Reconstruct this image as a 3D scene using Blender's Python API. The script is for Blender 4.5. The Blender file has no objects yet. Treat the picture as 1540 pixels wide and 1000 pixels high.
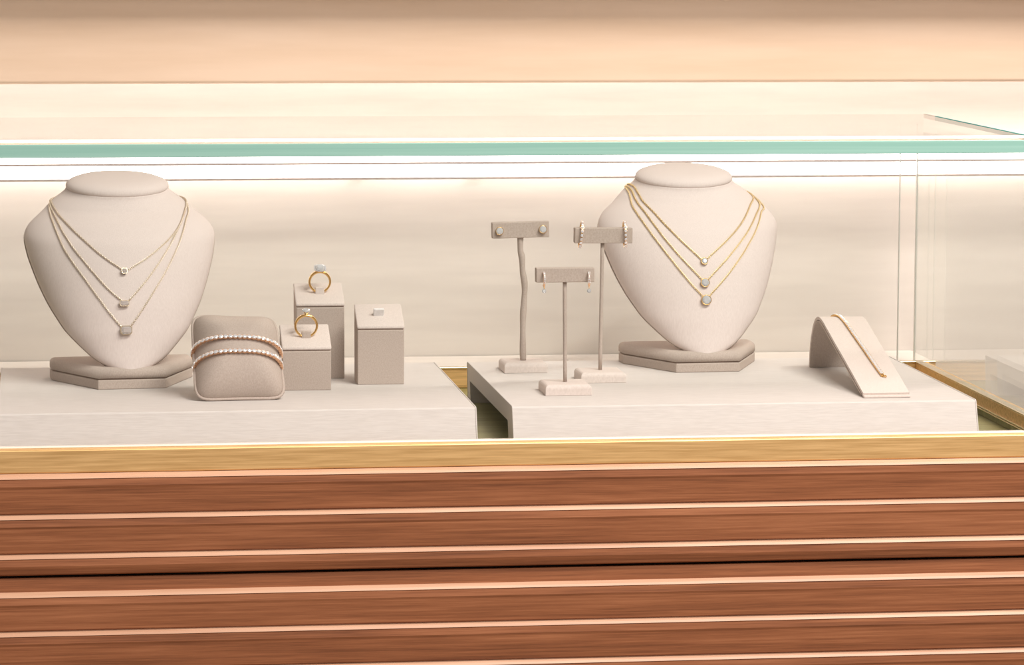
import bpy, bmesh, math, random
from math import sin, cos, pi, radians, sqrt, atan2
from mathutils import Vector, Matrix, Quaternion
from mathutils.bvhtree import BVHTree

random.seed(7)
scene = bpy.context.scene
col = scene.collection

# ------------------------------------------------------------------ camera
CAM = Vector((-0.3127, -3.0826, 0.4584))
yaw, pitch, roll = 0.132997, 0.112556, 0.003240
F = Vector((sin(yaw)*cos(pitch), cos(yaw)*cos(pitch), -sin(pitch)))
R = Vector((cos(yaw), -sin(yaw), 0)); U = R.cross(F)
R2 = R*cos(roll) + U*sin(roll); U2 = -R*sin(roll) + U*cos(roll)
cd = bpy.data.cameras.new('camera'); cam = bpy.data.objects.new('camera', cd); col.objects.link(cam)
cam.matrix_world = Matrix(((R2.x, U2.x, -F.x, CAM.x), (R2.y, U2.y, -F.y, CAM.y), (R2.z, U2.z, -F.z, CAM.z), (0, 0, 0, 1)))
cd.sensor_width = 36; cd.lens = 36*5399.3/1540; cd.clip_start = 0.05; cd.clip_end = 50
scene.camera = cam

# ------------------------------------------------------------------ view, world, lamps
vs = scene.view_settings
scene.display_settings.display_device = 'sRGB'
vs.view_transform = 'Standard'; vs.look = 'None'; vs.gamma = 1; vs.use_curve_mapping = False
vs.exposure = 0.36
w = bpy.data.worlds.new('shop'); scene.world = w; w.use_nodes = True
bg = w.node_tree.nodes['Background']; bg.inputs[0].default_value = (1.0, 0.90, 0.82, 1); bg.inputs[1].default_value = 0.30

def area_lamp(name, loc, target, sx, sy, power, color):
    l = bpy.data.lights.new(name, 'AREA'); l.shape = 'RECTANGLE'; l.size = sx; l.size_y = sy
    l.energy = power; l.color = color
    o = bpy.data.objects.new(name, l); col.objects.link(o); o.location = loc
    d = Vector(target) - Vector(loc)
    o.rotation_euler = d.to_track_quat('-Z', 'Y').to_euler()
    return o
area_lamp('ceiling_track_light', (0.95, -0.95, 1.90), (0.35, 0.20, 0.1), 1.5, 0.05, 50, (1.0, 0.94, 0.885))
area_lamp('shop_ceiling_light', (1.1, -2.6, 2.0), (0.15, 0.3, 0.1), 1.8, 1.0, 42, (1.0, 0.95, 0.92))

# ------------------------------------------------------------------ material helpers
def lin(c):
    return tuple(((v/255)/12.92 if v/255 <= .04045 else ((v/255+.055)/1.055)**2.4) for v in c)
def mat(name):
    m = bpy.data.materials.new(name); m.use_nodes = True
    return m, m.node_tree, m.node_tree.nodes['Principled BSDF']
def N(nt, kind, **kw):
    n = nt.nodes.new(kind)
    for k, v in kw.items():
        if k in n.inputs: n.inputs[k].default_value = v
        else: setattr(n, k, v)
    return n
def ramp(nt, stops):
    r = nt.nodes.new('ShaderNodeValToRGB'); e = r.color_ramp.elements
    while len(e) < len(stops): e.new(.5)
    for i, (p, c) in enumerate(stops): e[i].position = p; e[i].color = (*c, 1)
    return r
def stretched_noise(nt, scale, stretch, detail=4, rough=.6):
    tc = N(nt, 'ShaderNodeTexCoord'); mp = N(nt, 'ShaderNodeMapping'); mp.inputs['Scale'].default_value = stretch
    nz = N(nt, 'ShaderNodeTexNoise'); nz.inputs['Scale'].default_value = scale
    nz.inputs['Detail'].default_value = detail; nz.inputs['Roughness'].default_value = rough
    nt.links.new(tc.outputs['Object'], mp.inputs[0]); nt.links.new(mp.outputs[0], nz.inputs['Vector'])
    return nz
def surface(name, c1, c2, scale, stretch, rough=.8, metal=0., bump=.1, bump_dist=.0005, spec=.3, lo=.35, hi=.65, detail=4, coat=0.):
    m, nt, b = mat(name)
    nz = stretched_noise(nt, scale, stretch, detail)
    rp = ramp(nt, [(lo, c1), (hi, c2)])
    nt.links.new(nz.outputs['Fac'], rp.inputs[0]); nt.links.new(rp.outputs[0], b.inputs['Base Color'])
    b.inputs['Roughness'].default_value = rough; b.inputs['Metallic'].default_value = metal
    b.inputs['Specular IOR Level'].default_value = spec
    if coat: b.inputs['Coat Weight'].default_value = coat; b.inputs['Coat Roughness'].default_value = .3
    if bump:
        bp = N(nt, 'ShaderNodeBump'); bp.inputs['Strength'].default_value = bump; bp.inputs['Distance'].default_value = bump_dist
        nt.links.new(nz.outputs['Fac'], bp.inputs['Height']); nt.links.new(bp.outputs[0], b.inputs['Normal'])
    return m
def glass(name, ior, tint):
    # thin clear pane: what is behind shows straight through, the rest mirrors by Fresnel on either face
    m, nt, b = mat(name); nt.nodes.remove(b)
    out = nt.nodes['Material Output']
    g = N(nt, 'ShaderNodeNewGeometry')
    mr = N(nt, 'ShaderNodeMapRange'); mr.inputs['To Min'].default_value = ior; mr.inputs['To Max'].default_value = 1/ior
    fr = N(nt, 'ShaderNodeFresnel'); tr = N(nt, 'ShaderNodeBsdfTransparent'); tr.inputs[0].default_value = (*tint, 1)
    gl = N(nt, 'ShaderNodeBsdfGlossy'); gl.inputs['Roughness'].default_value = 0.0; gl.inputs[0].default_value = (1, 1, 1, 1)
    mx = N(nt, 'ShaderNodeMixShader')
    nt.links.new(g.outputs['Backfacing'], mr.inputs['Value']); nt.links.new(mr.outputs[0], fr.inputs['IOR'])
    nt.links.new(fr.outputs[0], mx.inputs[0]); nt.links.new(tr.outputs[0], mx.inputs[1]); nt.links.new(gl.outputs[0], mx.inputs[2])
    nt.links.new(mx.outputs[0], out.inputs[0])
    return m
def emitter(name, c, s):
    m, nt, b = mat(name)
    b.inputs['Base Color'].default_value = (.8, .8, .8, 1)
    b.inputs['Emission Color'].default_value = (*c, 1); b.inputs['Emission Strength'].default_value = s
    return m
def metal(name, c, rough=.18):
    m, nt, b = mat(name)
    nz = stretched_noise(nt, 900, (1, 1, 1), 2)
    mr = N(nt, 'ShaderNodeMapRange'); mr.inputs['To Min'].default_value = rough*.7; mr.inputs['To Max'].default_value = rough*1.4
    nt.links.new(nz.outputs['Fac'], mr.inputs['Value']); nt.links.new(mr.outputs[0], b.inputs['Roughness'])
    b.inputs['Base Color'].default_value = (*c, 1); b.inputs['Metallic'].default_value = 1
    return m

M = {}
M['fabric'] = surface('greige_fabric', (.605, .525, .475), (.685, .60, .55), 900, (1, 1, .45), .85, bump=.18, bump_dist=.0003, spec=.2)
M['fabric_dark'] = surface('taupe_fabric', (.425, .35, .30), (.495, .415, .36), 1100, (1, 1, .6), .85, bump=.15, bump_dist=.0003, spec=.2)
M['bust'] = surface('bust_linen', (.645, .555, .515), (.71, .62, .58), 700, (2.2, 2.2, .25), .8, bump=.25, bump_dist=.0003, spec=.25)
M['platform'] = surface('platform_linen', (.565, .52, .485), (.625, .58, .545), 520, (.12, 1, 1.6), .8, bump=.25, bump_dist=.0004, spec=.25)
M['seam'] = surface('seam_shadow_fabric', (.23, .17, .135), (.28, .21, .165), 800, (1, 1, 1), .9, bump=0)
M['panel'] = surface('cream_wall_fabric', (.60, .54, .485), (.645, .585, .525), 60, (.12, 1, 1.4), .75, bump=.1, bump_dist=.0004, spec=.25, detail=6)
M['tan'] = surface('tan_board', (.65, .47, .335), (.71, .53, .395), 30, (.1, 1, 1), .6, bump=.05)
M['olive'] = surface('olive_brushed_deck', (.20, .185, .055), (.33, .30, .115), 120, (.06, 1, 1), .45, metal=.35, bump=.15, spec=.5, detail=6)
M['brass'] = surface('brushed_brass_rail', (.66, .40, .155), (.95, .62, .28), 420, (.03, 1, 1), .38, metal=.5, bump=.2, bump_dist=.0004, spec=.5, detail=6)
def wood_mat(name, dark, mid, light):
    m, nt, b = mat(name)
    a = stretched_noise(nt, 55, (.03, 1, 1), 4); f = stretched_noise(nt, 420, (.022, 1, 1), 6, .7)
    oi = N(nt, 'ShaderNodeObjectInfo')
    for n in (a, f):
        n.noise_dimensions = '4D'
        k = N(nt, 'ShaderNodeMath', operation='MULTIPLY'); k.inputs[1].default_value = 37.0
        nt.links.new(oi.outputs['Random'], k.inputs[0]); nt.links.new(k.outputs[0], n.inputs['W'])
    mx = N(nt, 'ShaderNodeMath', operation='MULTIPLY_ADD'); mx.inputs[1].default_value = .62
    hf = N(nt, 'ShaderNodeMath', operation='MULTIPLY'); hf.inputs[1].default_value = .38
    nt.links.new(a.outputs['Fac'], hf.inputs[0]); nt.links.new(f.outputs['Fac'], mx.inputs[0]); nt.links.new(hf.outputs[0], mx.inputs[2])
    rp = ramp(nt, [(.32, dark), (.50, mid), (.66, light)])
    nt.links.new(mx.outputs[0], rp.inputs[0]); nt.links.new(rp.outputs[0], b.inputs['Base Color'])
    b.inputs['Roughness'].default_value = .42; b.inputs['Specular IOR Level'].default_value = .5
    bp = N(nt, 'ShaderNodeBump'); bp.inputs['Strength'].default_value = .3; bp.inputs['Distance'].default_value = .0005
    nt.links.new(f.outputs['Fac'], bp.inputs['Height']); nt.links.new(bp.outputs[0], b.inputs['Normal'])
    return m
M['wood'] = wood_mat('red_brown_wood', (.13, .042, .017), (.31, .112, .047), (.46, .185, .085))
M['black'] = surface('dark_gap', (.012, .007, .004), (.02, .012, .008), 50, (1, 1, 1), .9, bump=0)
M['floor'] = surface('shop_floor_wood', (.20, .13, .08), (.30, .20, .13), 12, (.1, 1, 1), .5, bump=.05)
M['gold'] = metal('yellow_gold', (.86, .56, .22), .16)
M['pale_gold'] = metal('pale_gold', (.88, .72, .50), .2)
M['chain_pale'] = metal('pale_gold_chain', (.93, .83, .70), .34)
M['chain_gold'] = metal('yellow_gold_chain', (.95, .78, .48), .34)
M['rose_gold'] = metal('rose_gold', (.90, .60, .40), .2)
M['white_gold'] = metal('white_gold', (.95, .93, .91), .22)
M['seat'] = metal('bright_stone_seat', (.97, .96, .97), .25)
M['seat'].node_tree.nodes['Principled BSDF'].inputs['Metallic'].default_value = .35
def gem_mat(name, c):
    m, nt, b = mat(name)
    b.inputs['Base Color'].default_value = (*c, 1); b.inputs['Roughness'].default_value = .0
    b.inputs['Transmission Weight'].default_value = .65; b.inputs['IOR'].default_value = 2.0
    return m
M['gem'] = gem_mat('cut_diamond', (1.0, 1.0, 1.0)); M['gem_blush'] = gem_mat('blush_diamond', (1.0, .90, .85))
M['gem_small'] = metal('small_diamond', (.97, .96, .98), .06)
M['gem_small'].node_tree.nodes['Principled BSDF'].inputs['Metallic'].default_value = .6
M['edge_highlight'] = surface('painted_edge_highlight', (.50, .27, .165), (.62, .37, .24), 90, (.04, 1, 1), .45, bump=.1, spec=.5)  # bright highlight along the slat tops, put into the base colour
M['white_tab'] = surface('white_ring_tab', (.68, .65, .63), (.78, .75, .73), 300, (1, 1, 1), .5, bump=0)
M['bead_white'] = surface('pale_polished_bead', (.80, .73, .62), (.88, .82, .72), 60, (.05, 1, 1), .25, bump=0, spec=.6)
M['housing'] = surface('white_light_housing', (.75, .70, .66), (.8, .76, .72), 200, (1, 1, 1), .5, bump=0)
M['lip'] = surface('grey_light_lip', (.42, .34, .30), (.5, .42, .38), 200, (1, 1, 1), .5, bump=0)
M['led'] = emitter('led_diffuser', (1.0, .955, .92), 4.0)
M['wall_fill'] = emitter('wall_fill_glow', (1.0, .965, .93), 1.0)
M['glass_front'] = glass('clear_front_glass', 1.22, (.99, .99, .99))
M['glass_top'] = glass('clear_top_glass', 1.17, (.87, .89, .88))
M['glass_back'] = glass('clear_back_glass', 1.2, (.99, .99, .99))
M['glass_side'] = glass('clear_side_glass', 1.45, (.965, .98, .97))
M['edge'] = surface('polished_glass_edge', (.25, .47, .40), (.32, .54, .47), 30, (.05, 1, 6), .15, bump=0, spec=.6)
M['edge_deep'] = surface('deep_glass_edge', (.015, .20, .19), (.04, .30, .28), 40, (1, .2, 3), .6, bump=0, spec=.08)
M['edge_clear'] = surface('pale_glass_edge', (.58, .58, .53), (.64, .64, .59), 40, (1, 1, .1), .2, bump=0, spec=.6)
M['edge_grey'] = surface('ground_glass_edge', (.42, .37, .33), (.48, .43, .38), 60, (1, 1, 1), .4, bump=0)

# ------------------------------------------------------------------ mesh helpers
def link(name, bm, m, parent=None, smooth=False):
    me = bpy.data.meshes.new(name)
    bmesh.ops.recalc_face_normals(bm, faces=bm.faces)
    bm.to_mesh(me); bm.free()
    ms = m if isinstance(m, (list, tuple)) else [m]
    for x in ms: me.materials.append(x)
    if smooth:
        me.polygons.foreach_set('use_smooth', [True]*len(me.polygons))
    o = bpy.data.objects.new(name, me); col.objects.link(o)
    if parent: o.parent = parent
    return o
def tag(o, label, cat, group=None):
    o['label'] = label; o['category'] = cat
    if group: o['group'] = group
    return o
def thing(name, label, cat, loc=(0, 0, 0), rz=0., group=None):
    o = bpy.data.objects.new(name, None); col.objects.link(o); o.location = loc; o.rotation_euler = (0, 0, rz)
    o.empty_display_size = .02
    return tag(o, label, cat, group)
def add_box(bm, x0, x1, y0, y1, z0, z1, bevel=0., seg=2):
    v = [bm.verts.new((x, y, z)) for x in (x0, x1) for y in (y0, y1) for z in (z0, z1)]
    fs = [bm.faces.new([v[i] for i in q]) for q in ((0, 1, 3, 2), (4, 6, 7, 5), (0, 4, 5, 1), (2, 3, 7, 6), (0, 2, 6, 4), (1, 5, 7, 3))]
    if bevel:
        es = {e for f in fs for e in f.edges}
        bmesh.ops.bevel(bm, geom=list(es), offset=bevel, segments=seg, profile=.5, affect='EDGES')
    return bm
def box_bm(*a, **k): return add_box(bmesh.new(), *a, **k)
def prism(bm, pts, x0, x1, axis='x'):
    # outline pts extruded along an axis; axis x: pts are (y,z); axis z: pts are (x,y)
    def P(p, t): return (t, p[0], p[1]) if axis == 'x' else (p[0], p[1], t)
    a = [bm.verts.new(P(p, x0)) for p in pts]; b = [bm.verts.new(P(p, x1)) for p in pts]
    n = len(pts)
    fs = [bm.faces.new(a), bm.faces.new(b)]
    for i in range(n): fs.append(bm.faces.new((a[i], a[(i+1) % n], b[(i+1) % n], b[i])))
    return fs
def bevel_all(bm, off, seg=2, ang=20):
    bmesh.ops.recalc_face_normals(bm, faces=bm.faces)
    es = [e for e in bm.edges if len(e.link_faces) == 2 and e.calc_face_angle(0) > radians(ang)]
    bmesh.ops.bevel(bm, geom=es, offset=off, segments=seg, profile=.5, affect='EDGES')
def tube(bm, pts, r, n=8, closed=False, cap=True):
    pts = [Vector(p) for p in pts]; m = len(pts); rings = []
    rr = r if isinstance(r, (list, tuple)) else [r]*m
    prev = None
    for i, p in enumerate(pts):
        if closed: t = pts[(i+1) % m] - pts[i-1]
        else: t = pts[min(i+1, m-1)] - pts[max(i-1, 0)]
        t.normalize()
        if prev is None:
            ref = Vector((0, 0, 1)) if abs(t.z) < .9 else Vector((0, 1, 0))
            a = t.cross(ref).normalized()
        else:
            a = (prev - t*prev.dot(t)).normalized()
        prev = a; b = t.cross(a)
        rings.append([bm.verts.new(p + (a*cos(2*pi*k/n) + b*sin(2*pi*k/n))*rr[i]) for k in range(n)])
    for i in range(m if closed else m-1):
        A, B = rings[i], rings[(i+1) % m]
        off = 0
        if closed and i == m-1:
            off = min(range(n), key=lambda s: (A[0].co - B[s].co).length)
        for k in range(n):
            bm.faces.new((A[k], A[(k+1) % n], B[(k+1+off) % n], B[(k+off) % n]))
    if not closed and cap:
        bm.faces.new(rings[0][::-1]); bm.faces.new(rings[-1])
    return bm
def torus(bm, R_, r, mat4, nu=12, nv=5, sx=1., sy=1.):
    vs_ = [[bm.verts.new(mat4 @ Vector(((R_+r*cos(2*pi*j/nv))*cos(2*pi*i/nu)*sx, (R_+r*cos(2*pi*j/nv))*sin(2*pi*i/nu)*sy, r*sin(2*pi*j/nv)))) for j in range(nv)] for i in range(nu)]
    for i in range(nu):
        for j in range(nv):
            bm.faces.new((vs_[i][j], vs_[(i+1) % nu][j], vs_[(i+1) % nu][(j+1) % nv], vs_[i][(j+1) % nv]))
def lathe(bm, prof, mat4, n=16, sx=1., sy=1., power=2., ph=0., top=True):
    # prof: list of (radius, height); superellipse outline when power > 2
    rings = []
    for r, h in prof:
        ring = []
        for i in range(n):
            a = 2*pi*i/n + ph; c, s = cos(a), sin(a)
            k = (abs(c)**power + abs(s)**power)**(-1/power)
            ring.append(bm.verts.new(mat4 @ Vector((r*c*k*sx, r*s*k*sy, h))))
        rings.append(ring)
    for a, b in zip(rings, rings[1:]):
        for i in range(n): bm.faces.new((a[i], a[(i+1) % n], b[(i+1) % n], b[i]))
    bm.faces.new(rings[0][::-1])
    if top: bm.faces.new(rings[-1])
def brilliant(bm, r, mat4, n=8):
    # faceted crown: table, star/bezel triangles, girdle, shallow pavilion
    T = [bm.verts.new(mat4 @ Vector((.56*r*cos(2*pi*i/n), .56*r*sin(2*pi*i/n), .34*r))) for i in range(n)]
    Mi = [bm.verts.new(mat4 @ Vector((.80*r*cos(2*pi*(i+.5)/n), .80*r*sin(2*pi*(i+.5)/n), .20*r))) for i in range(n)]
    G = [bm.verts.new(mat4 @ Vector((r*cos(pi*i/n), r*sin(pi*i/n), 0))) for i in range(2*n)]
    bm.faces.new(T)
    for i in range(n):
        j = (i+1) % n
        bm.faces.new((T[i], Mi[i], T[j]))
        bm.faces.new((T[j], Mi[i], G[(2*i+2) % (2*n)], Mi[j]))
        bm.faces.new((Mi[i], G[2*i], G[2*i+1])); bm.faces.new((Mi[i], G[2*i+1], G[(2*i+2) % (2*n)]))
    bm.faces.new(G[::-1])
def step_cut(bm, a, b, mat4, h=.35):
    # emerald cut: cut corners, three steps
    def oct_(s, z, k=.28):
        x, y = a*s, b*s; m = min(x, y)*k*1.6
        return [bm.verts.new(mat4 @ Vector(p)) for p in ((x, -y+m, z), (x, y-m, z), (x-m, y, z), (-x+m, y, z), (-x, y-m, z), (-x, -y+m, z), (-x+m, -y, z), (x-m, -y, z))]
    d = min(a, b)
    rs = [oct_(.8, -.5*d), oct_(1, 0), oct_(.82, .18*d), oct_(.58, h*d)]
    for p, q in zip(rs, rs[1:]):
        for i in range(8): bm.faces.new((p[i], p[(i+1) % 8], q[(i+1) % 8], q[i]))
    bm.faces.new(rs[0][::-1]); bm.faces.new(rs[-1])
def frame_at(p, zdir, xhint=(1, 0, 0)):
    z = Vector(zdir).normalized(); x = Vector(xhint); x = (x - z*x.dot(z)).normalized(); y = z.cross(x)
    return Matrix(((x.x, y.x, z.x, p[0]), (x.y, y.y, z.y, p[1]), (x.z, y.z, z.z, p[2]), (0, 0, 0, 1)))
def catmull(pts, n, closed=False):
    P = [Vector(p) for p in pts]; out = []; m = len(P)
    segs = m if closed else m-1
    for i in range(segs):
        if closed: p0, p1, p2, p3 = P[i-1], P[i], P[(i+1) % m], P[(i+2) % m]
        else: p0, p1, p2, p3 = P[max(i-1, 0)], P[i], P[i+1], P[min(i+2, m-1)]
        for k in range(n):
            t = k/n
            out.append(.5*((2*p1) + (p2-p0)*t + (2*p0-5*p1+4*p2-p3)*t*t + (3*p1-p0-3*p2+p3)*t**3))
    if not closed: out.append(P[-1].copy())
    return out
def even(pts, step, closed=False):
    P = list(pts) + ([pts[0]] if closed else [])
    L = [0.]
    for a, b in zip(P, P[1:]): L.append(L[-1] + (b-a).length)
    n = max(2, round(L[-1]/step)); out = []; j = 0
    for i in range(n if closed else n+1):
        d = L[-1]*i/n
        while j < len(L)-2 and L[j+1] < d: j += 1
        t = (d-L[j])/max(1e-9, L[j+1]-L[j]); out.append(P[j].lerp(P[j+1], min(1, t)))
    return out

def seat(parent, r, mat4, sx=1., sy=1., power=2.):
    # bright faceted seat under a stone
    bm = bmesh.new(); n = 12
    rim = []
    for i in range(n):
        a = 2*pi*(i+.5)/n; c, q = cos(a), sin(a); k = (abs(c)**power+abs(q)**power)**(-1/power)
        rim.append(bm.verts.new(mat4 @ Vector((r*c*k*sx, r*q*k*sy, -.02*r))))
    c = bm.verts.new(mat4 @ Vector((0, 0, -.30*r)))
    mid = [bm.verts.new(mat4 @ Vector((.55*r*cos(2*pi*i/n)*sx, .55*r*sin(2*pi*i/n)*sy, -.05*r - .2*r*(i % 2)))) for i in range(n)]
    for i in range(n):
        j = (i+1) % n
        bm.faces.new((rim[i], rim[j], mid[j])); bm.faces.new((rim[i], mid[j], mid[i])); bm.faces.new((mid[i], mid[j], c))
    return link('seat', bm, M['seat'], parent)

# ------------------------------------------------------------------ setting
XL, XR = -1.05, .595
o = link('floor', box_bm(-4, 4, -5, 1.2, -1.0, -.95), M['floor']); o['kind'] = 'structure'
o = link('wall_back', box_bm(-2.2, 2.8, .56, .60, -.95, 1.3), M['panel']); o['kind'] = 'structure'
# boxed tan pelmet along the wall above the case, rounded lower nose, unseen fill strip added below it to brighten the wall
bm = bmesh.new()
rad = .0035; y0, y1, z0, z1 = .47, .5595, .3035, 1.3
nose = [(y0 + rad - rad*cos(a), z0 + rad - rad*sin(a)) for a in [i*pi/2/6 for i in range(7)]]
prism(bm, nose + [(y1, z0), (y1, z1), (y0, z1)], -2.0, 2.6)
o = link('trim_1', bm, M['tan']); o['kind'] = 'structure'
# unseen board added just above the frame, only to shade the upper pelmet from the shop lights
o = link('shade_board', box_bm(-2.0, 2.6, .405, .4695, .425, .455, bevel=.002), M['tan']); o['kind'] = 'structure'

ul = link('hidden_fill_strip', box_bm(-1.4, 1.9, .543, .556, .3012, .3034), M['wall_fill'])  # glowing strip added out of view to brighten the wall above the case
tag(ul, 'unseen fill strip added under the tan pelmet to brighten the wall', 'light')

# ------------------------------------------------------------------ counter with slats
counter = thing('display_counter', 'wooden shop counter clad in red brown horizontal slats under the glass case', 'counter', (0, 0, -.95))
H = .95
link('cabinet', box_bm(XL, XR, -.0018, .555, .0605, H-.0096), M['black'], counter)
link('deck', box_bm(XL, XR, .0088, .558, H-.0093, H), M['olive'], counter)
def slat_profile(zt, hgt, back=0.):
    # chamfered nose carries a strip painted pale as its lit highlight; the face leans back towards its foot
    yb, yn, c = -.002, -.0135, .0042
    pts = [(yb, zt - .0006), (yn + c, zt - .0006), (yn + .0006, zt - c), (yn, zt - c - .0004), (yn - .0004, zt - .0105), (yn + .0002, zt - .0125),
           (yn + .0020, zt - hgt + .0012), (yn + .0038, zt - hgt), (yb, zt - hgt)]
    return [(y + back, z) for y, z in pts]
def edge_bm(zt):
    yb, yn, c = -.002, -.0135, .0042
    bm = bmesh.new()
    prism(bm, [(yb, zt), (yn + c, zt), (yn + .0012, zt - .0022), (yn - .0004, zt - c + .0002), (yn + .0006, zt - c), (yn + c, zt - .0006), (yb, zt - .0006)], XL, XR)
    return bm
zs = [-.0093, -.0443, -.0787, -.1122, -.1462]
while zs[-1] > -.85: zs.append(zs[-1] - .0343)
for i, z in enumerate(zs):
    nxt = zs[i+1] if i+1 < len(zs) else z - .0343
    hgt = z - nxt
    def plank(zt, h, back=0.):
        bm = bmesh.new(); prism(bm, slat_profile(zt, h, back), XL, XR)
        s = link('slat', bm, M['wood'], counter)
        s.location = (0, 0, H)
        e = link('edge_highlight', edge_bm(zt), M['edge_highlight'], s)
        return s
    if i == 2:
        plank(z, .0188)
        bm = box_bm(XL, XR, -.0085, -.002, nxt, z - .0215)
        s = link('slat', bm, M['wood'], counter); s.location = (0, 0, H)
    else:
        plank(z, hgt)
link('end_panel', box_bm(XR+.0003, XR+.010, -.0015, .555, .0605, H-.0096), M['wood'], counter)
link('plinth', box_bm(XL+.05, XR-.05, .05, .5, 0, .06), M['black'], counter)

# ------------------------------------------------------------------ glass case: rails, panes
case = thing('glass_showcase', 'clear glass showcase with green polished edges standing on brass rails', 'showcase', (0, 0, 0))
CX = .5740                                     # inner face of the right-hand pane
link('front_rail', box_bm(XL, XR, -.0095, .0085, -.0091, .0113, bevel=.0012), M['brass'], case)
link('glass_bead', box_bm(XL, XR, -.0010, .0075, .0113, .0128, bevel=.0006), M['bead_white'], case)
link('side_plinth', box_bm(CX+.0005, CX+.0140, .009, .4515, .0002, .0070), M['olive'], case)
link('side_rail', box_bm(CX, CX+.0140, .009, .4515, .0072, .0195, bevel=.0005), M['brass'], case)
link('rail_bead', box_bm(CX-.0012, CX-.0001, .009, .4515, .0060, .0074, bevel=.0003), M['pale_gold'], case)
link('rail_bead', box_bm(CX-.0014, CX-.0001, .009, .4515, .0080, .0094, bevel=.0003), M['pale_gold'], case)
link('pane_bead', box_bm(CX-.0005, CX+.0080, .009, .4515, .0196, .0213, bevel=.0005), M['pale_gold'], case)
link('back_rail', box_bm(XL, XR, .452, .4595, .0002, .0195, bevel=.0008), M['brass'], case)
link('rail_bead', box_bm(XL, XR, .4505, .4575, .0194, .0214, bevel=.0006), M['pale_gold'], case)
link('ledge', box_bm(XL, XR, .4600, .5585, .0002, .0195), M['panel'], case)
link('front_pane', box_bm(XL, CX+.009, .001, .0065, .0133, .2612), M['glass_front'], case)
link('side_pane', box_bm(CX, CX+.006, .0090, .4585, .0214, .2612), M['glass_side'], case)
ZT = .2616
TX = .5750
bm = box_bm(XL, TX, -.0005, .4400, ZT, ZT+.011)
bm.normal_update()
bmesh.ops.delete(bm, geom=[f for f in bm.faces if abs(f.calc_center_median().x - TX) < 1e-5], context='FACES')   # the end is closed by its own edge strips
top = link('top_pane', bm, M['glass_top'], case)
bm = box_bm(XL, TX, -.0040, -.0006, ZT-.0002, ZT+.0112, bevel=.0005)
link('polished_edge', bm, M['edge'], top)
link('side_edge', box_bm(TX+.0002, TX+.0032, -.003, .3950, ZT+.0070, ZT+.0112), M['edge_deep'], top)
link('corner_edge', box_bm(TX+.0002, TX+.0032, .3952, .4400, ZT+.0070, ZT+.0112), M['edge_grey'], top)
link('back_pane', box_bm(XL, CX-.0190, .4530, .4570, .0216, .2612), M['glass_back'], case)
link('upright_edge', box_bm(CX-.0188, CX-.0181, .4530, .4570, .0216, .2612), M['edge_clear'], case)
link('upright_edge', box_bm(CX-.0012, CX-.0002, .4545, .4585, .0216, .2612), M['edge_clear'], case)

# light strip under the top pane along the back
led = thing('light_strip', 'long glowing white light strip behind the glass along the back wall', 'light', (0, 0, .2060))
link('diffuser', box_bm(XL, 1.3, .500, .524, .0022, .0280, bevel=.001), M['led'], led)
link('lip', box_bm(XL, 1.3, .4965, .4998, .0000, .0018), M['lip'], led)
link('upper_lip', box_bm(XL, 1.3, .4962, .4998, .0152, .0172), M['lip'], led)
for x in (-.6, .02, .14, 1.0):
    link('bracket', box_bm(x-.006, x+.006, .5242, .5598, .008, .012), M['housing'], led)

# ------------------------------------------------------------------ platforms
ZP = .037
def platform(x0, x1, label):
    t = thing('display_platform', label, 'platform', ((x0+x1)/2, 0, 0), 0, 'linen platforms in the showcase')
    h = (x1-x0)/2
    prof = [(.0195, 0), (.0335, ZP-.0012), (.0350, ZP), (.3625, ZP), (.3640, ZP-.0012), (.3590, 0),
            (.3390, 0), (.3464, .0205), (.0665, .0205), (.0585, 0)]
    bm = bmesh.new(); fs = prism(bm, prof, -h, h)
    bmesh.ops.triangulate(bm, faces=fs[:2])
    link('cover', bm, M['platform'], t)
    # folded fabric hem round the open ends
    for s in (-1, 1):
        hem = bmesh.new()
        tube(hem, [(s*h, y, z) for y, z in prof[:6]], .0007, 6)
        link('hem', hem, M['platform'], t)
    return t
platform(-.3445, .0721, 'long low linen display platform under the bracelet pillow and ring boxes')
platform(.1049, .5249, 'long low linen display platform with open end under the earring stands')

# ------------------------------------------------------------------ necklace busts
ROWS = [  # half width, depth of side seam, height, front depth, back depth, forward tilt
    (.0478, .050, .1775, .036, .036, .20), (.0505, .050, .1735, .0365, .036, .17), (.0585, .0485, .1680, .037, .036, .13),
    (.0640, .046, .1635, .037, .035, .10),
    (.0691, .044, .1587, .0375, .033, .07), (.0745, .041, .1539, .039, .030, .04), (.0817, .038, .1479, .042, .027, .02),
    (.0865, .036, .1418, .045, .024, 0), (.0888, .033, .1358, .047, .022, 0), (.0888, .030, .1298, .049, .020, 0),
    (.0870, .026, .1208, .0505, .018, 0), (.0851, .022, .1131, .051, .016, 0), (.0813, .015, .1013, .050, .014, 0),
    (.0770, .008, .0895, .048, .013, 0), (.0698, -.003, .0733, .043, .012, 0), (.0605, -.015, .0572, .035, .011, 0),
    (.0540, -.022, .0481, .030, .010, 0), (.0408, -.033, .0345, .021, .009, 0), (.0304, -.041, .0256, .0145, .008, 0),
    (.0179, -.048, .0185, .0085, .006, 0), (.0094, -.051, .0164, .006, .005, 0)]
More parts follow.
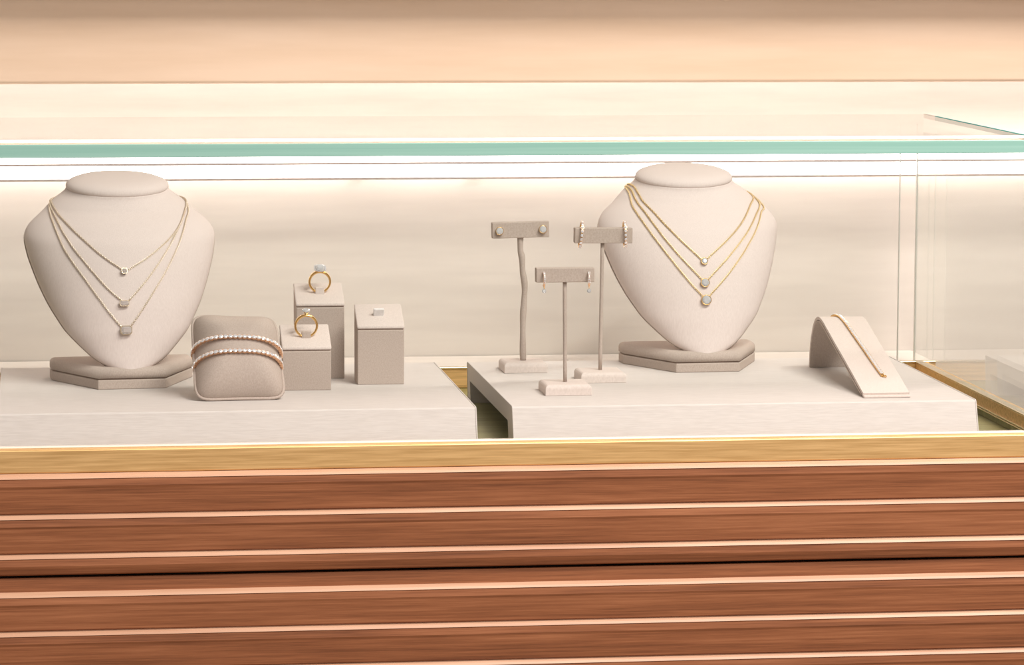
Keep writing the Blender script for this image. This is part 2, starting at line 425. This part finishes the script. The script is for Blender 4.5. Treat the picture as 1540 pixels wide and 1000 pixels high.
def bust_bm():
    bm = bmesh.new(); n = 48; rings = []
    A = catmull([r[:3] for r in ROWS], 3); B = catmull([r[3:] for r in ROWS], 3)
    for a, b in zip(A, B):
        hw, yc, z = a; df, db, ti = b
        ring = []
        for k in range(n):
            t = 2*pi*k/n; c, s = cos(t), sin(t)
            y = (-df if s < 0 else db)*abs(s)**1.08
            ring.append(bm.verts.new((hw*c, yc + y, z + ti*y)))
        rings.append(ring)
    for p, q in zip(rings, rings[1:]):
        for k in range(n): bm.faces.new((p[k], p[(k+1) % n], q[(k+1) % n], q[k]))
    bm.faces.new(rings[0]); bm.faces.new(rings[-1][::-1])
    return bm
BASE = [(-.031, -.058), (.031, -.058), (.066, .020), (.066, .040), (-.066, .040), (-.066, .020)]
def scale_poly(p, d):
    cx = 0; cy = -.005
    return [(cx+(x-cx)*(1-d/.066), cy+(y-cy)*(1-d/.05)) for x, y in p]
def make_bust(x, y, rz, label):
    t = thing('necklace_bust', label, 'jewellery bust', (x, y, ZP), rz, 'linen necklace busts')
    bm = bmesh.new(); prism(bm, BASE, 0, .0088, 'z'); bevel_all(bm, .0009)
    link('lower_slab', bm, M['fabric_dark'], t)
    bm = bmesh.new(); prism(bm, scale_poly(BASE, .0016), .0088, .0102, 'z'); link('seam', bm, M['seam'], t)
    bm = bmesh.new(); fs = prism(bm, BASE, .0102, .0200, 'z')
    bm.faces.ensure_lookup_table()
    es = [e for e in fs[1].edges]
    bmesh.ops.bevel(bm, geom=es, offset=.0055, segments=5, profile=.5, affect='EDGES')
    link('upper_slab', bm, M['fabric_dark'], t, True)
    form = link('form', bust_bm(), M['bust'], t, True)
    # cap cushion
    bm = bmesh.new()
    mt = frame_at((0, .050, .1775), (0, -.20, 1))
    prof = [(.0470, -.001), (.0482, .0012), (.0478, .0034), (.0455, .0058), (.040, .0080), (.030, .0096), (.016, .0104), (.003, .0107)]
    lathe(bm, prof, mt, 48, 1, .76)
    link('cap', bm, M['bust'], t, True)
    bm = bmesh.new(); lathe(bm, [(.0475, -.0016), (.0475, -.0004)], mt, 48, 1, .76); link('seam', bm, M['seam'], t)
    # piping along the edge seam
    side = catmull([r[:3] for r in ROWS[8:]], 4)
    nn = 2*len(side)
    path = [Vector((-a[0]-.0002, a[1]+.0015, a[2])) for a in side] + [Vector((a[0]+.0002, a[1]+.0015, a[2])) for a in reversed(side)]
    bm = bmesh.new(); tube(bm, path, [.0009*min(1, (min(i, nn-1-i)+.3)/8) for i in range(nn)], 6); link('piping', bm, M['fabric_dark'], t, True)
    return t, form
bustL, formL = make_bust(-.230, .250, radians(5), 'beige linen bust beside the bracelet pillow, wearing three square pendant necklaces')
bustR, formR = make_bust(.320, .317, radians(3), 'beige linen bust behind the earring stands, wearing three round diamond necklaces')
#CHAINS
# ------------------------------------------------------------------ necklaces (points in the frame of their bust)
def necklace(bust, form, pts, label, gem, size, metal_m, group):
    t = thing('pendant_necklace', label, 'necklace', bust.location, bust.rotation_euler.z, group)
    me = form.data
    bv = BVHTree.FromPolygons([v.co for v in me.vertices], [p.vertices for p in me.polygons])
    P = [Vector(p) for p in pts]
    k = max(range(len(P)), key=lambda i: -P[i].z)
    back = [Vector((.052, .075, .172)), Vector((.025, .088, .176)), Vector((-.025, .088, .176)), Vector((-.052, .075, .172))]
    def snap(q, d):
        l, n_, _, _ = bv.find_nearest(q)
        if n_.dot(l - Vector((0, l.y*.2+.045, l.z))) < 0: n_ = -n_
        return l + n_*d, n_
    loop = even(catmull(P + back, 10, True), .0016, True)
    pp = [snap(q, .0010) for q in loop]
    bm = bmesh.new(); n = len(pp)
    g, gn = snap(P[k], .0016)
    for i in range(n):
        p = pp[i][0]
        if (p - g).length < size*.80: continue
        tg = (pp[(i+1) % n][0] - pp[i-1][0]).normalized()
        m4 = frame_at(p, pp[i][1] if i % 2 else tg.cross(pp[i][1]), tg)
        torus(bm, .00095, .00036, m4, 8, 4, 1.25, .8)
    o = link('chain', bm, M['chain_gold'] if gem == 'round' else M['chain_pale'], t, True); o['kind'] = 'stuff'
    up = Vector((0, 0, 1)); xh = Vector((1, 0, 0))
    fn = (gn + Vector((0, -.5, 0))).normalized()
    m4 = frame_at(g + gn*.0012, fn, xh)
    if gem == 'round':
        bm = bmesh.new(); lathe(bm, [(size*.62, -size*.45), (size*.92, -size*.30), (size, .0), (size*.97, size*.14), (size*.84, size*.15), (size*.82, -size*.2)], m4, 28, top=False)
        link('bezel', bm, metal_m, t, True)
        bm = bmesh.new(); brilliant(bm, size*.84, m4 @ Matrix.Translation((0, 0, size*.16)), 8); link('gemstone', bm, M['gem'], t)
        seat(t, size*.83, m4 @ Matrix.Translation((0, 0, size*.13)))
    else:
        a, b = size, size*gem
        bm = bmesh.new()
        # frame with cut corners round the stone
        for z0, s0, z1, s1 in ((-.0016, .80, .0004, 1.0), (.0004, 1.0, .0012, .98), (.0012, .98, .0012, .80), (.0012, .80, .0002, .76)):
            def oc8(s_, z_):
                x, y = a - (1-s_)*min(a, b), b - (1-s_)*min(a, b); m_ = min(a, b)*.4
                return [bm.verts.new(m4 @ Vector(q)) for q in ((x, -y+m_, z_), (x, y-m_, z_), (x-m_, y, z_), (-x+m_, y, z_), (-x, y-m_, z_), (-x, -y+m_, z_), (-x+m_, -y, z_), (x-m_, -y, z_))]
            A, B = oc8(s0, z0), oc8(s1, z1)
            for i in range(8): bm.faces.new((A[i], A[(i+1) % 8], B[(i+1) % 8], B[i]))
        bmesh.ops.remove_doubles(bm, verts=bm.verts, dist=1e-6)
        link('bezel', bm, metal_m, t)
        bm = bmesh.new(); step_cut(bm, a-.18*min(a, b), b-.18*min(a, b), m4 @ Matrix.Translation((0, 0, .0012)), .4); link('gemstone', bm, M['gem_blush'], t)
        seat(t, a*.86, m4 @ Matrix.Translation((0, 0, .0003)), 1, b/a, 4)
    return t
L1 = [(-0.0606, 0.0532, 0.1659), (-0.0598, 0.0275, 0.1583), (-0.0541, 0.0104, 0.1496), (-0.0414, -0.0078, 0.1362), (-0.0235, -0.0229, 0.12), (-0.0063, -0.0316, 0.1076), (-0.0034, -0.0329, 0.1053), (0.0023, -0.0315, 0.1081), (0.0204, -0.0245, 0.1182), (0.042, -0.0096, 0.1338), (0.0542, 0.0072, 0.1471), (0.0622, 0.0348, 0.161), (0.0617, 0.0496, 0.1655)]
L2 = [(-0.0629, 0.046, 0.1644), (-0.0608, 0.0172, 0.1517), (-0.0512, -0.0081, 0.1314), (-0.036, -0.025, 0.1106), (-0.0205, -0.0372, 0.0919), (-0.0078, -0.0433, 0.08), (-0.005, -0.0445, 0.077), (0.0007, -0.0432, 0.0811), (0.0164, -0.0356, 0.0972), (0.0328, -0.0229, 0.1166), (0.0476, -0.005, 0.137), (0.0591, 0.021, 0.1546), (0.0631, 0.041, 0.163)]
L3 = [(-0.0642, 0.0385, 0.1612), (-0.0628, 0.0094, 0.1449), (-0.0541, -0.0121, 0.122), (-0.039, -0.0294, 0.0988), (-0.0214, -0.0438, 0.073), (-0.0088, -0.0497, 0.0568), (-0.0043, -0.0508, 0.0532), (0.0023, -0.0493, 0.0596), (0.018, -0.0419, 0.0806), (0.0345, -0.0288, 0.1036), (0.0492, -0.0113, 0.1276), (0.059, 0.0107, 0.148), (0.0638, 0.0324, 0.1587)]
R1 = [(-0.0512, 0.0413, 0.1704), (-0.0498, 0.0289, 0.1648), (-0.0462, 0.0155, 0.1558), (-0.0325, -0.0087, 0.1379), (-0.0191, -0.0219, 0.1229), (-0.0025, -0.0324, 0.1063), (0.0008, -0.034, 0.1033), (0.0058, -0.0319, 0.1071), (0.026, -0.0211, 0.1222), (0.0437, -0.0066, 0.1369), (0.0584, 0.0167, 0.1523), (0.0666, 0.0426, 0.1606)]
R2 = [(-0.0543, 0.0357, 0.1663), (-0.0535, 0.024, 0.1594), (-0.0498, 0.0096, 0.1505), (-0.0366, -0.0151, 0.1283), (-0.0209, -0.0302, 0.1074), (-0.0042, -0.0402, 0.0886), (-0.0003, -0.0423, 0.0836), (0.0049, -0.0402, 0.0885), (0.0265, -0.029, 0.1076), (0.0469, -0.0126, 0.127), (0.0617, 0.0072, 0.1436), (0.0707, 0.0349, 0.1553)]
R3 = [(-0.0573, 0.0341, 0.1639), (-0.0575, 0.0147, 0.1513), (-0.0471, -0.0099, 0.1312), (-0.032, -0.0274, 0.1082), (-0.0159, -0.0401, 0.0862), (-0.0042, -0.046, 0.0726), (-0.0002, -0.0475, 0.0678), (0.005, -0.0458, 0.0733), (0.0249, -0.0361, 0.0922), (0.045, -0.0204, 0.1136), (0.0605, -0.0028, 0.1328), (0.0689, 0.0145, 0.1458), (0.074, 0.032, 0.1522)]
GL, GR = 'square pendant necklaces on the left bust', 'round pendant necklaces on the right bust'
necklace(bustL, formL, L1, 'shortest square pendant necklace, with the smallest stone, on the bust by the pillow', 1.0, .0027, M['pale_gold'], GL)
necklace(bustL, formL, L2, 'middle square pendant necklace, with a wide narrow stone, on the bust by the pillow', .66, .0044, M['pale_gold'], GL)
necklace(bustL, formL, L3, 'longest square pendant necklace, with the largest stone, on the bust by the pillow', .78, .0054, M['pale_gold'], GL)
necklace(bustR, formR, R1, 'shortest round diamond necklace on the bust behind the earring stands', 'round', .0035, M['gold'], GR)
necklace(bustR, formR, R2, 'middle round diamond necklace on the bust behind the earring stands', 'round', .0044, M['gold'], GR)
necklace(bustR, formR, R3, 'longest round diamond necklace on the bust behind the earring stands', 'round', .0050, M['gold'], GR)
#ENDCHAINS

# ------------------------------------------------------------------ ring boxes
def ring_box(x, y, wd, dp, hf, rise, label, tab_y):
    t = thing('ring_box', label, 'ring stand', (x, y, ZP), 0, 'linen ring boxes on the platform')
    h = wd/2
    # the body has a sloping top; lid pad sits on it with a dark groove
    bm = bmesh.new(); prism(bm, [(0, 0), (0, hf-.0042), (dp, hf+rise-.0042), (dp, 0)], -h, h); bevel_all(bm, .0007)
    link('body', bm, M['fabric_dark'], t)
    bm = bmesh.new(); prism(bm, [(.0006, hf-.0043), (.0006, hf-.0030), (dp-.0006, hf+rise-.0030), (dp-.0006, hf+rise-.0043)], -h+.0006, h-.0006)
    link('seam', bm, M['seam'], t)
    bm = bmesh.new(); prism(bm, [(-.0004, hf-.0032), (-.0004, hf), (dp+.0003, hf+rise), (dp+.0003, hf+rise-.0032)], -h-.0004, h+.0004); bevel_all(bm, .0013, 3)
    link('lid_pad', bm, M['fabric'], t, True)
    zt = hf + rise*tab_y/dp
    return t, h, zt
def tab(t, x, y, z, wd, slope, m, hgt):
    bm = box_bm(-wd/2, wd/2, -.0016, .0016, -.001, hgt, bevel=.0007)
    o = link('ring_slot', bm, m, t); o.location = (x, y, z); o.rotation_euler = (slope, 0, 0)
b1, h1, z1_ = ring_box(-.0670, .1655, .0445, .035, .0400, .0172, 'cube-shaped linen ring box, lowest of the three, holding a gold solitaire ring', .016)
b2, h2, z2_ = ring_box(-.0478, .2490, .0450, .035, .0711, .0160, 'tallest linen ring box, standing behind the lowest one', .017)
b3, h3, z3_ = ring_box(.0043, .2003, .0432, .034, .0547, .0172, 'empty linen ring box with a bare white tab, right of the ring pair', .017)
tab(b1, .0006, .0145, .0468, .0085, 0, M['fabric_dark'], .0060)
tab(b2, .0008, .0165, .0784, .0085, 0, M['fabric'], .0062)
tab(b3, -.0007, .0160, .0625, .0098, radians(24), M['white_tab'], .0075)

def ring(x, y, z, R_, lean, label, kind):
    t = thing('diamond_ring', label, 'ring', (x, y, z), 0, 'gold diamond rings')
    t.rotation_euler = (lean, 0, radians(2))
    # band in the XZ plane, wider shoulders at the top; origin at the bottom of the band
    bm = bmesh.new(); n = 48
    rings = []
    for i in range(n):
        a = 2*pi*i/n; top_ = max(0, sin(a))
        c = Vector((cos(a), 0, sin(a)))
        wv = .0012 + .0008*top_**2; th = .00105 + .00035*top_
        ctr = Vector((0, 0, R_)) + c*(R_-th)
        rings.append([bm.verts.new(ctr + c*th*cos(2*pi*k/8) + Vector((0, 1, 0))*wv*sin(2*pi*k/8)) for k in range(8)])
    for i in range(n):
        for k in range(8): bm.faces.new((rings[i][k], rings[i][(k+1) % 8], rings[(i+1) % n][(k+1) % 8], rings[(i+1) % n][k]))
    link('band', bm, M['gold'], t, True)
    topz = 2*R_
    if kind == 'halo':
        mt = frame_at((.0001, -.0010, topz+.0022), (0, -.62, .78))
        bm = bmesh.new(); lathe(bm, [(.0024, -.0036), (.0046, -.0014), (.0057, .0), (.0042, .0002)], mt, 24, 1, .82, 3.2, top=False)
        link('setting', bm, M['gold'], t)
        bm = bmesh.new()
        for i in range(20):                                    # halo of small stones
            a = 2*pi*i/20; c, s = cos(a), sin(a); k = (abs(c)**3.2+abs(s)**3.2)**(-1/3.2)
            brilliant(bm, .00082, mt @ Matrix.Translation((.0050*c*k, .0041*s*k, .0003)), 6)
        o = link('halo', bm, M['gem_small'], t); o['kind'] = 'stuff'
        bm = bmesh.new(); step_cut(bm, .0042, .0034, mt @ Matrix.Translation((0, 0, .0012)), .4); link('gemstone', bm, M['gem'], t)
        seat(t, .0041, mt @ Matrix.Translation((0, 0, .0001)), 1, .8, 3.2)
    else:
        mt = frame_at((0, 0, topz+.0032), (0, -.30, .95))
        bm = bmesh.new(); lathe(bm, [(.0014, -.0042), (.0019, -.0030), (.0037, -.0004), (.0039, .0), (.0034, .0)], mt, 24, top=False)
        link('setting', bm, M['white_gold'], t)
        bm = bmesh.new(); brilliant(bm, .0036, mt @ Matrix.Translation((0, 0, .0003)), 8); link('gemstone', bm, M['gem'], t)
        seat(t, .0035, mt @ Matrix.Translation((0, 0, .0001)))
    return t
ring(-.0664, .1800, ZP+.0468, .0110, radians(3), 'gold solitaire ring in the lowest ring box', 'solitaire')
ring(-.0470, .2655, ZP+.0790, .0108, radians(3), 'gold ring with square halo stone, in the tallest ring box', 'halo')

# ------------------------------------------------------------------ bracelet pillow and tennis bracelets
LEAN = radians(40)
PH, PW, PT = .0445, .0405, .026
PC = Vector((-.1325, .1290, .0722))
pil = thing('bracelet_pillow', 'small taupe leather pillow leaning back, wrapped in two tennis bracelets', 'jewellery pillow', (PC.x, PC.y, ZP), radians(3))
def pil_pt(u, v, wdepth):      # pillow frame (u right, v up along the lean, w toward the viewer) to local coordinates
    return Vector((u, v*sin(LEAN) - wdepth*cos(LEAN), (PC.z-ZP) + v*cos(LEAN) + wdepth*sin(LEAN)))
def pil_edge(a):
    c, s = cos(a), sin(a); p = 7.0
    k = (abs(c)**p + abs(s)**p)**(-1/p); x, y = c*k, s*k
    x *= 1 - .05*(1-y*y) - .055*max(0, y)
    y *= 1 - .03*(1-x*x)
    return x*PW, y*PH + .0025*(-x)*(y > 0)*abs(y)
bm = bmesh.new(); n = 64; fr = []
lv = [(.0, 1.0), (.25, .985), (.5, .94), (.7, .86), (.85, .72), (.95, .45), (.985, .22)]
def pil_w(f): return PT*(1-f**2.6)**.72
front = []; back = []
for f in (1.0, .985, .96, .92, .86, .78, .66, .5, .32, .15):
    e = [pil_edge(2*pi*k/n) for k in range(n)]
    front.append([pil_pt(x*f, y*f, pil_w(f)) for x, y in e]); back.append([pil_pt(x*f, y*f, -.75*pil_w(f)) for x, y in e])
fv = [[bm.verts.new(p) for p in r] for r in front]
bv = [fv[0]] + [[bm.verts.new(p) for p in r] for r in back[1:]]
for rs in (fv, bv):
    for a, b in zip(rs, rs[1:]):
        for k in range(n): bm.faces.new((a[k], a[(k+1) % n], b[(k+1) % n], b[k]))
    bm.faces.new(rs[-1])
link('cushion', bm, M['fabric_dark'], pil, True)
bm = bmesh.new()
tube(bm, [pil_pt(x*1.012, y*1.012, 0) for x, y in [pil_edge(2*pi*k/96) for k in range(96)]], .0014, 8, closed=True)
link('piping', bm, M['fabric_dark'], pil, True)

def stone_row(parent, pts, normals, r, metal_m):
    # each stone in a round claw cup, cups linked under the stones
    cups, gems = bmesh.new(), bmesh.new()
    for p, nrm in zip(pts, normals):
        mt = frame_at(p, nrm)
        lathe(cups, [(r*.62, -r*1.0), (r*.95, -r*.25), (r*1.02, r*.12), (r*.86, r*.14)], mt, 8)
        brilliant(gems, r*.88, mt @ Matrix.Translation((0, 0, r*.12)), 6)
    o = link('setting', cups, metal_m, parent); o['kind'] = 'stuff'
    o = link('gemstone_row', gems, M['gem_small'], parent); o['kind'] = 'stuff'
def pillow_bracelet(v, tilt, wf, wid, label):
    t = thing('tennis_bracelet', label, 'bracelet', pil.location, radians(3), 'rose gold bracelets on the pillow')
    loop = []; nr = []
    for i in range(160):
        a = 2*pi*i/160; c, s = cos(a), sin(a)
        pw = .5 if s > 0 else .6
        x = wid*math.copysign(abs(c)**.75, c)
        wv = (wf if s > 0 else -.021)*abs(s)**pw if abs(s) > 1e-6 else 0
        wv = (wf if s > 0 else -.021)*(abs(s)**.95)
        loop.append(pil_pt(x, v + tilt*x, wv)); nr.append((x, wv))
    pts = even(loop, .0043, True)
    ctr = pil_pt(0, v, 0)
    axis = (pil_pt(0, 1, 0) - pil_pt(0, 0, 0)).normalized()
    nrm = []
    for i, p in enumerate(pts):
        tg = (pts[(i+1) % len(pts)] - pts[i-1]).normalized()
        nn = tg.cross(axis); nn = nn if nn.dot(p-ctr) > 0 else -nn
        nrm.append((nn + axis*.25).normalized())
    stone_row(t, pts, nrm, .0026, M['rose_gold'])
    bm = bmesh.new(); tube(bm, [p - q*.0020 for p, q in zip(pts, nrm)], .0009, 6, closed=True); link('chain', bm, M['rose_gold'], t, True)
    return t
pillow_bracelet(.0045, -.05, .0284, .0405, 'rose gold diamond tennis bracelet, upper of two round the pillow')
pillow_bracelet(-.0105, -.03, .0282, .0398, 'rose gold diamond tennis bracelet, lower of two round the pillow')

# ------------------------------------------------------------------ earring stands
def stand(x, y, rz, bw, bd, bh, xtop, ztop, barw, barh, barx, tilt, pr, label, wavy=False, bary=0.):
    t = thing('earring_stand', label, 'earring stand', (x, y, ZP), rz, 'linen T-shaped earring stands')
    bm = bmesh.new(); fs = prism(bm, [(-bw/2, -bd/2), (bw/2, -bd/2), (bw/2, bd/2), (-bw/2, bd/2)], 0, bh, 'z')
    bmesh.ops.bevel(bm, geom=list(fs[1].edges), offset=.0038, segments=4, profile=.5, affect='EDGES')
    bevel_all(bm, .0004, 1, 60)
    link('base', bm, M['fabric'], t)
    zb = ztop - barh - ZP
    if wavy:
        path = catmull([(.0000, 0, bh), (-.0003, 0, .030), (-.0002, 0, .050), (.0008, 0, .068), (.0013, 0, .082), (-.0008, 0, .096), (-.0014, 0, .108), (-.0030, 0, .116), (-.0030, 0, zb+.001)], 6)
        rr = [pr*(1 + .10*sin(i*.55)) for i in range(len(path))]
    else:
        path = [Vector((0, bary*0, bh)).lerp(Vector((xtop, 0, zb+.001)), i/8) for i in range(9)]; rr = [pr]*9
    bm = bmesh.new(); tube(bm, path, rr, 12); link('post', bm, M['fabric_dark'], t, True)
    bm = box_bm(-barw/2, barw/2, -.005, .005, 0, barh, bevel=.0006)
    o = link('crossbar', bm, M['fabric_dark'], t); o.location = (barx, 0, zb); o.rotation_euler = (0, tilt, 0)
    return t
S1 = (.1495, .292); S2 = (.2110, .210); S3 = (.1655, .126)
stand(*S1, 0, .0415, .044, .0098, 0, .1795, .0545, .0150, -.0030, radians(-1.2), .0029, 'earring stand with a wavy post, bearing round diamond studs', True)
stand(*S2, 0, .0425, .044, .0098, .0016, .1802, .0543, .0143, .0020, radians(0.5), .0018, 'tall straight earring stand, its post before the right bust, bearing diamond hoops')
stand(*S3, 0, .0425, .046, .0098, -.0008, .1512, .0534, .0130, -.0008, radians(0), .0018, 'shortest earring stand, in front of the two taller ones')

def stud(x, y, z, label):
    t = thing('stud_earring', label, 'earring', (x, y, z), 0, 'round diamond stud earrings')
    mt = frame_at((0, -.0022, 0), (0, -1, .12))
    bm = bmesh.new(); lathe(bm, [(.0026, -.0022), (.0037, -.0012), (.0039, .0004), (.0033, .0006), (.0032, -.0010)], mt, 24, top=False); link('bezel', bm, M['gold'], t, True)
    bm = bmesh.new(); brilliant(bm, .0034, mt @ Matrix.Translation((0, 0, .0006)), 8); link('gemstone', bm, M['gem'], t)
    seat(t, .0033, mt @ Matrix.Translation((0, 0, .0005)))
stud(.1257, S1[1]-.005, .1713, 'round diamond stud, the left one of its pair on the wavy stand')
stud(.1672, S1[1]-.005, .1727, 'round diamond stud, the right one of its pair on the wavy stand')

def line_hoop(x, label, lean):
    # hoop hung over the crossbar, stones on its front half
    t = thing('diamond_hoop_earring', label, 'earring', (x, S2[1], .1738), 0, 'diamond hoop earrings on the tall straight stand')
    t.rotation_euler = (0, lean, 0)
    path = [Vector((0, -.0078*cos(a)*1.0, .0122*sin(a))) for a in [2*pi*i/48 for i in range(48)]]
    bm = bmesh.new(); tube(bm, path, .0007, 6, closed=True); link('hoop', bm, M['gold'], t, True)
    pts, nrm = [], []
    for a in [radians(-70 + 140*i/8) for i in range(9)]:
        pts.append(Vector((0, -.0083*cos(a)-.0003, .0126*sin(a)))); nrm.append(Vector((0, -cos(a)/.0083, sin(a)/.0126)).normalized())
    stone_row(t, pts, nrm, .00155, M['rose_gold'])
line_hoop(.1919, 'diamond hoop earring, at the left end of the tall straight stand', radians(6))
line_hoop(.2332, 'diamond hoop earring, at the bust end of the tall straight stand', radians(-2))

def huggie(x, z, label, lean):
    t = thing('drop_earring', label, 'earring', (x, S3[1]-.0056, z), 0, 'gold drop earrings on the shortest stand')
    t.rotation_euler = (0, 0, lean)
    path = [Vector((0, -.0012-.0040*cos(a), .0056*sin(a))) for a in [2*pi*i/40 for i in range(40)]]
    path = [p for p in path if p.y < .0006 or True]
    bm = bmesh.new()
    arc = [Vector((0, .0002-.0046*cos(a), .0058*sin(a))) for a in [radians(-90+180*i/20) for i in range(21)]]
    tube(bm, arc, .0011, 8); link('hoop', bm, M['rose_gold'], t, True)
    bm = bmesh.new()
    for i in range(9):
        a = radians(-25 + 105*i/8); nn = Vector((0, -cos(a), sin(a)))
        for s in (-.00055, .00055):
            brilliant(bm, .00058, frame_at(Vector((s, .0002-.0057*cos(a), .0069*sin(a))), nn), 6)
    o = link('pave', bm, M['gem_small'], t); o['kind'] = 'stuff'
    bm = bmesh.new(); torus(bm, .0009, .0003, Matrix.Translation((0, -.0022, -.0074)) @ Matrix.Rotation(pi/2, 4, 'Y'), 10, 5); link('loop', bm, M['gold'], t, True)
    bm = bmesh.new(); mt = frame_at((0, -.0024, -.0104), (0, -1, .15))
    lathe(bm, [(.0013, -.0013), (.0019, -.0004), (.0020, .0)], mt, 12); link('setting', bm, M['white_gold'], t)
    bm = bmesh.new(); brilliant(bm, .0019, mt, 6); link('gemstone', bm, M['gem'], t)
huggie(.1446, .1412, 'gold drop earring, at the left end of the shortest stand', radians(4))
huggie(.1862, .1410, 'gold drop earring, at the right end of the shortest stand', radians(-8))

# ------------------------------------------------------------------ bracelet ramp
rp = thing('bracelet_ramp', 'folded linen ramp sloping to the platform front, with one gold bracelet on it', 'bracelet stand', (.4275, 0, ZP), 0)
RW = .0430
outer = [(.0575, .0028), (.0650, .0050), (.1000, .0148), (.1400, .0258), (.1800, .0363), (.2100, .0446), (.2300, .0500), (.2440, .0523), (.2560, .0515),
         (.2665, .0472), (.2760, .0385), (.2830, .0270), (.2875, .0140), (.2890, .0003)]
oc = catmull([(0, y, z) for y, z in outer], 3)
def offset_path(path, d):
    out = []
    for i, p in enumerate(path):
        t = path[min(i+1, len(path)-1)] - path[max(i-1, 0)]; nrm = Vector((0, -t.z, t.y)).normalized()
        out.append(p - nrm*d)
    return out
def strip(d0, d1, x0, x1, i0=0, i1=None):
    a = offset_path(oc, d0)[i0:i1]; b = offset_path(oc, d1)[i0:i1]
    bm = bmesh.new(); pts = [(p.y, max(p.z, .0002)) for p in a] + [(p.y, max(p.z, .0002)) for p in reversed(b)]
    fs = prism(bm, pts, x0, x1)
    bmesh.ops.triangulate(bm, faces=fs[:2])
    return bm
link('pad', strip(-.0006, .0022, .0002, RW-.0002, 2), M['fabric'], rp)
link('seam', strip(.0022, .0030, .0009, RW-.0009, 1), M['seam'], rp)
link('board', strip(.0030, .0048, 0, RW, 1), M['fabric_dark'], rp)
bm = box_bm(0, RW, .0560, .0700, .0002, .0024, bevel=.0006); link('toe', bm, M['fabric'], rp)

# bracelet on the ramp: (x across ramp, arc position) control points
def ramp_point(x, y):
    best = min(oc, key=lambda p: abs(p.y-y) if p.z > .02 or y < .2 else 9)
    for a, b in zip(oc, oc[1:]):
        if a.y <= y <= b.y:
            t = (y-a.y)/(b.y-a.y); return Vector((x, y, a.z+(b.z-a.z)*t + .0006))
    return Vector((x, best.y, best.z+.0006))
br = thing('tennis_bracelet', 'gold diamond tennis bracelet laid along the linen ramp', 'bracelet', (.4275, 0, ZP))
#RAMPBR
ctrl = [(.0150, .283), (.0160, .268), (.0185, .250), (.0205, .225), (.0220, .195), (.0235, .160), (.0250, .120), (.0262, .100)]
cp = catmull([ramp_point(x, y) for x, y in ctrl], 8)
pts = even(cp, .0040)
nrm = []
for i, p in enumerate(pts):
    t = (pts[min(i+1, len(pts)-1)] - pts[max(i-1, 0)]).normalized()
    nn = t.cross(Vector((1, 0, 0))); nn = nn if nn.z > 0 else -nn
    nrm.append(nn.normalized())
stone_row(br, [p + q*.0020 for p, q in zip(pts, nrm)], nrm, .0021, M['gold'])
bm = bmesh.new(); tube(bm, [p + q*.0008 for p, q in zip(pts, nrm)], .0008, 6); link('chain', bm, M['gold'], br, True)
bm = bmesh.new()
e = pts[-1] + nrm[-1]*.0012; d = (pts[-1]-pts[-2]).normalized()
add_box(bm, -.0016, .0016, -.0022, .0022, -.0009, .0009, bevel=.0004)
o = link('clasp', bm, M['gold'], br); o.matrix_basis = frame_at(e + d*.003, nrm[-1])
bm = bmesh.new(); torus(bm, .0016, .0005, frame_at(e + d*.0055 + Vector((.0015, 0, 0)), nrm[-1]), 12, 5); link('clasp_ring', bm, M['gold'], br, True)
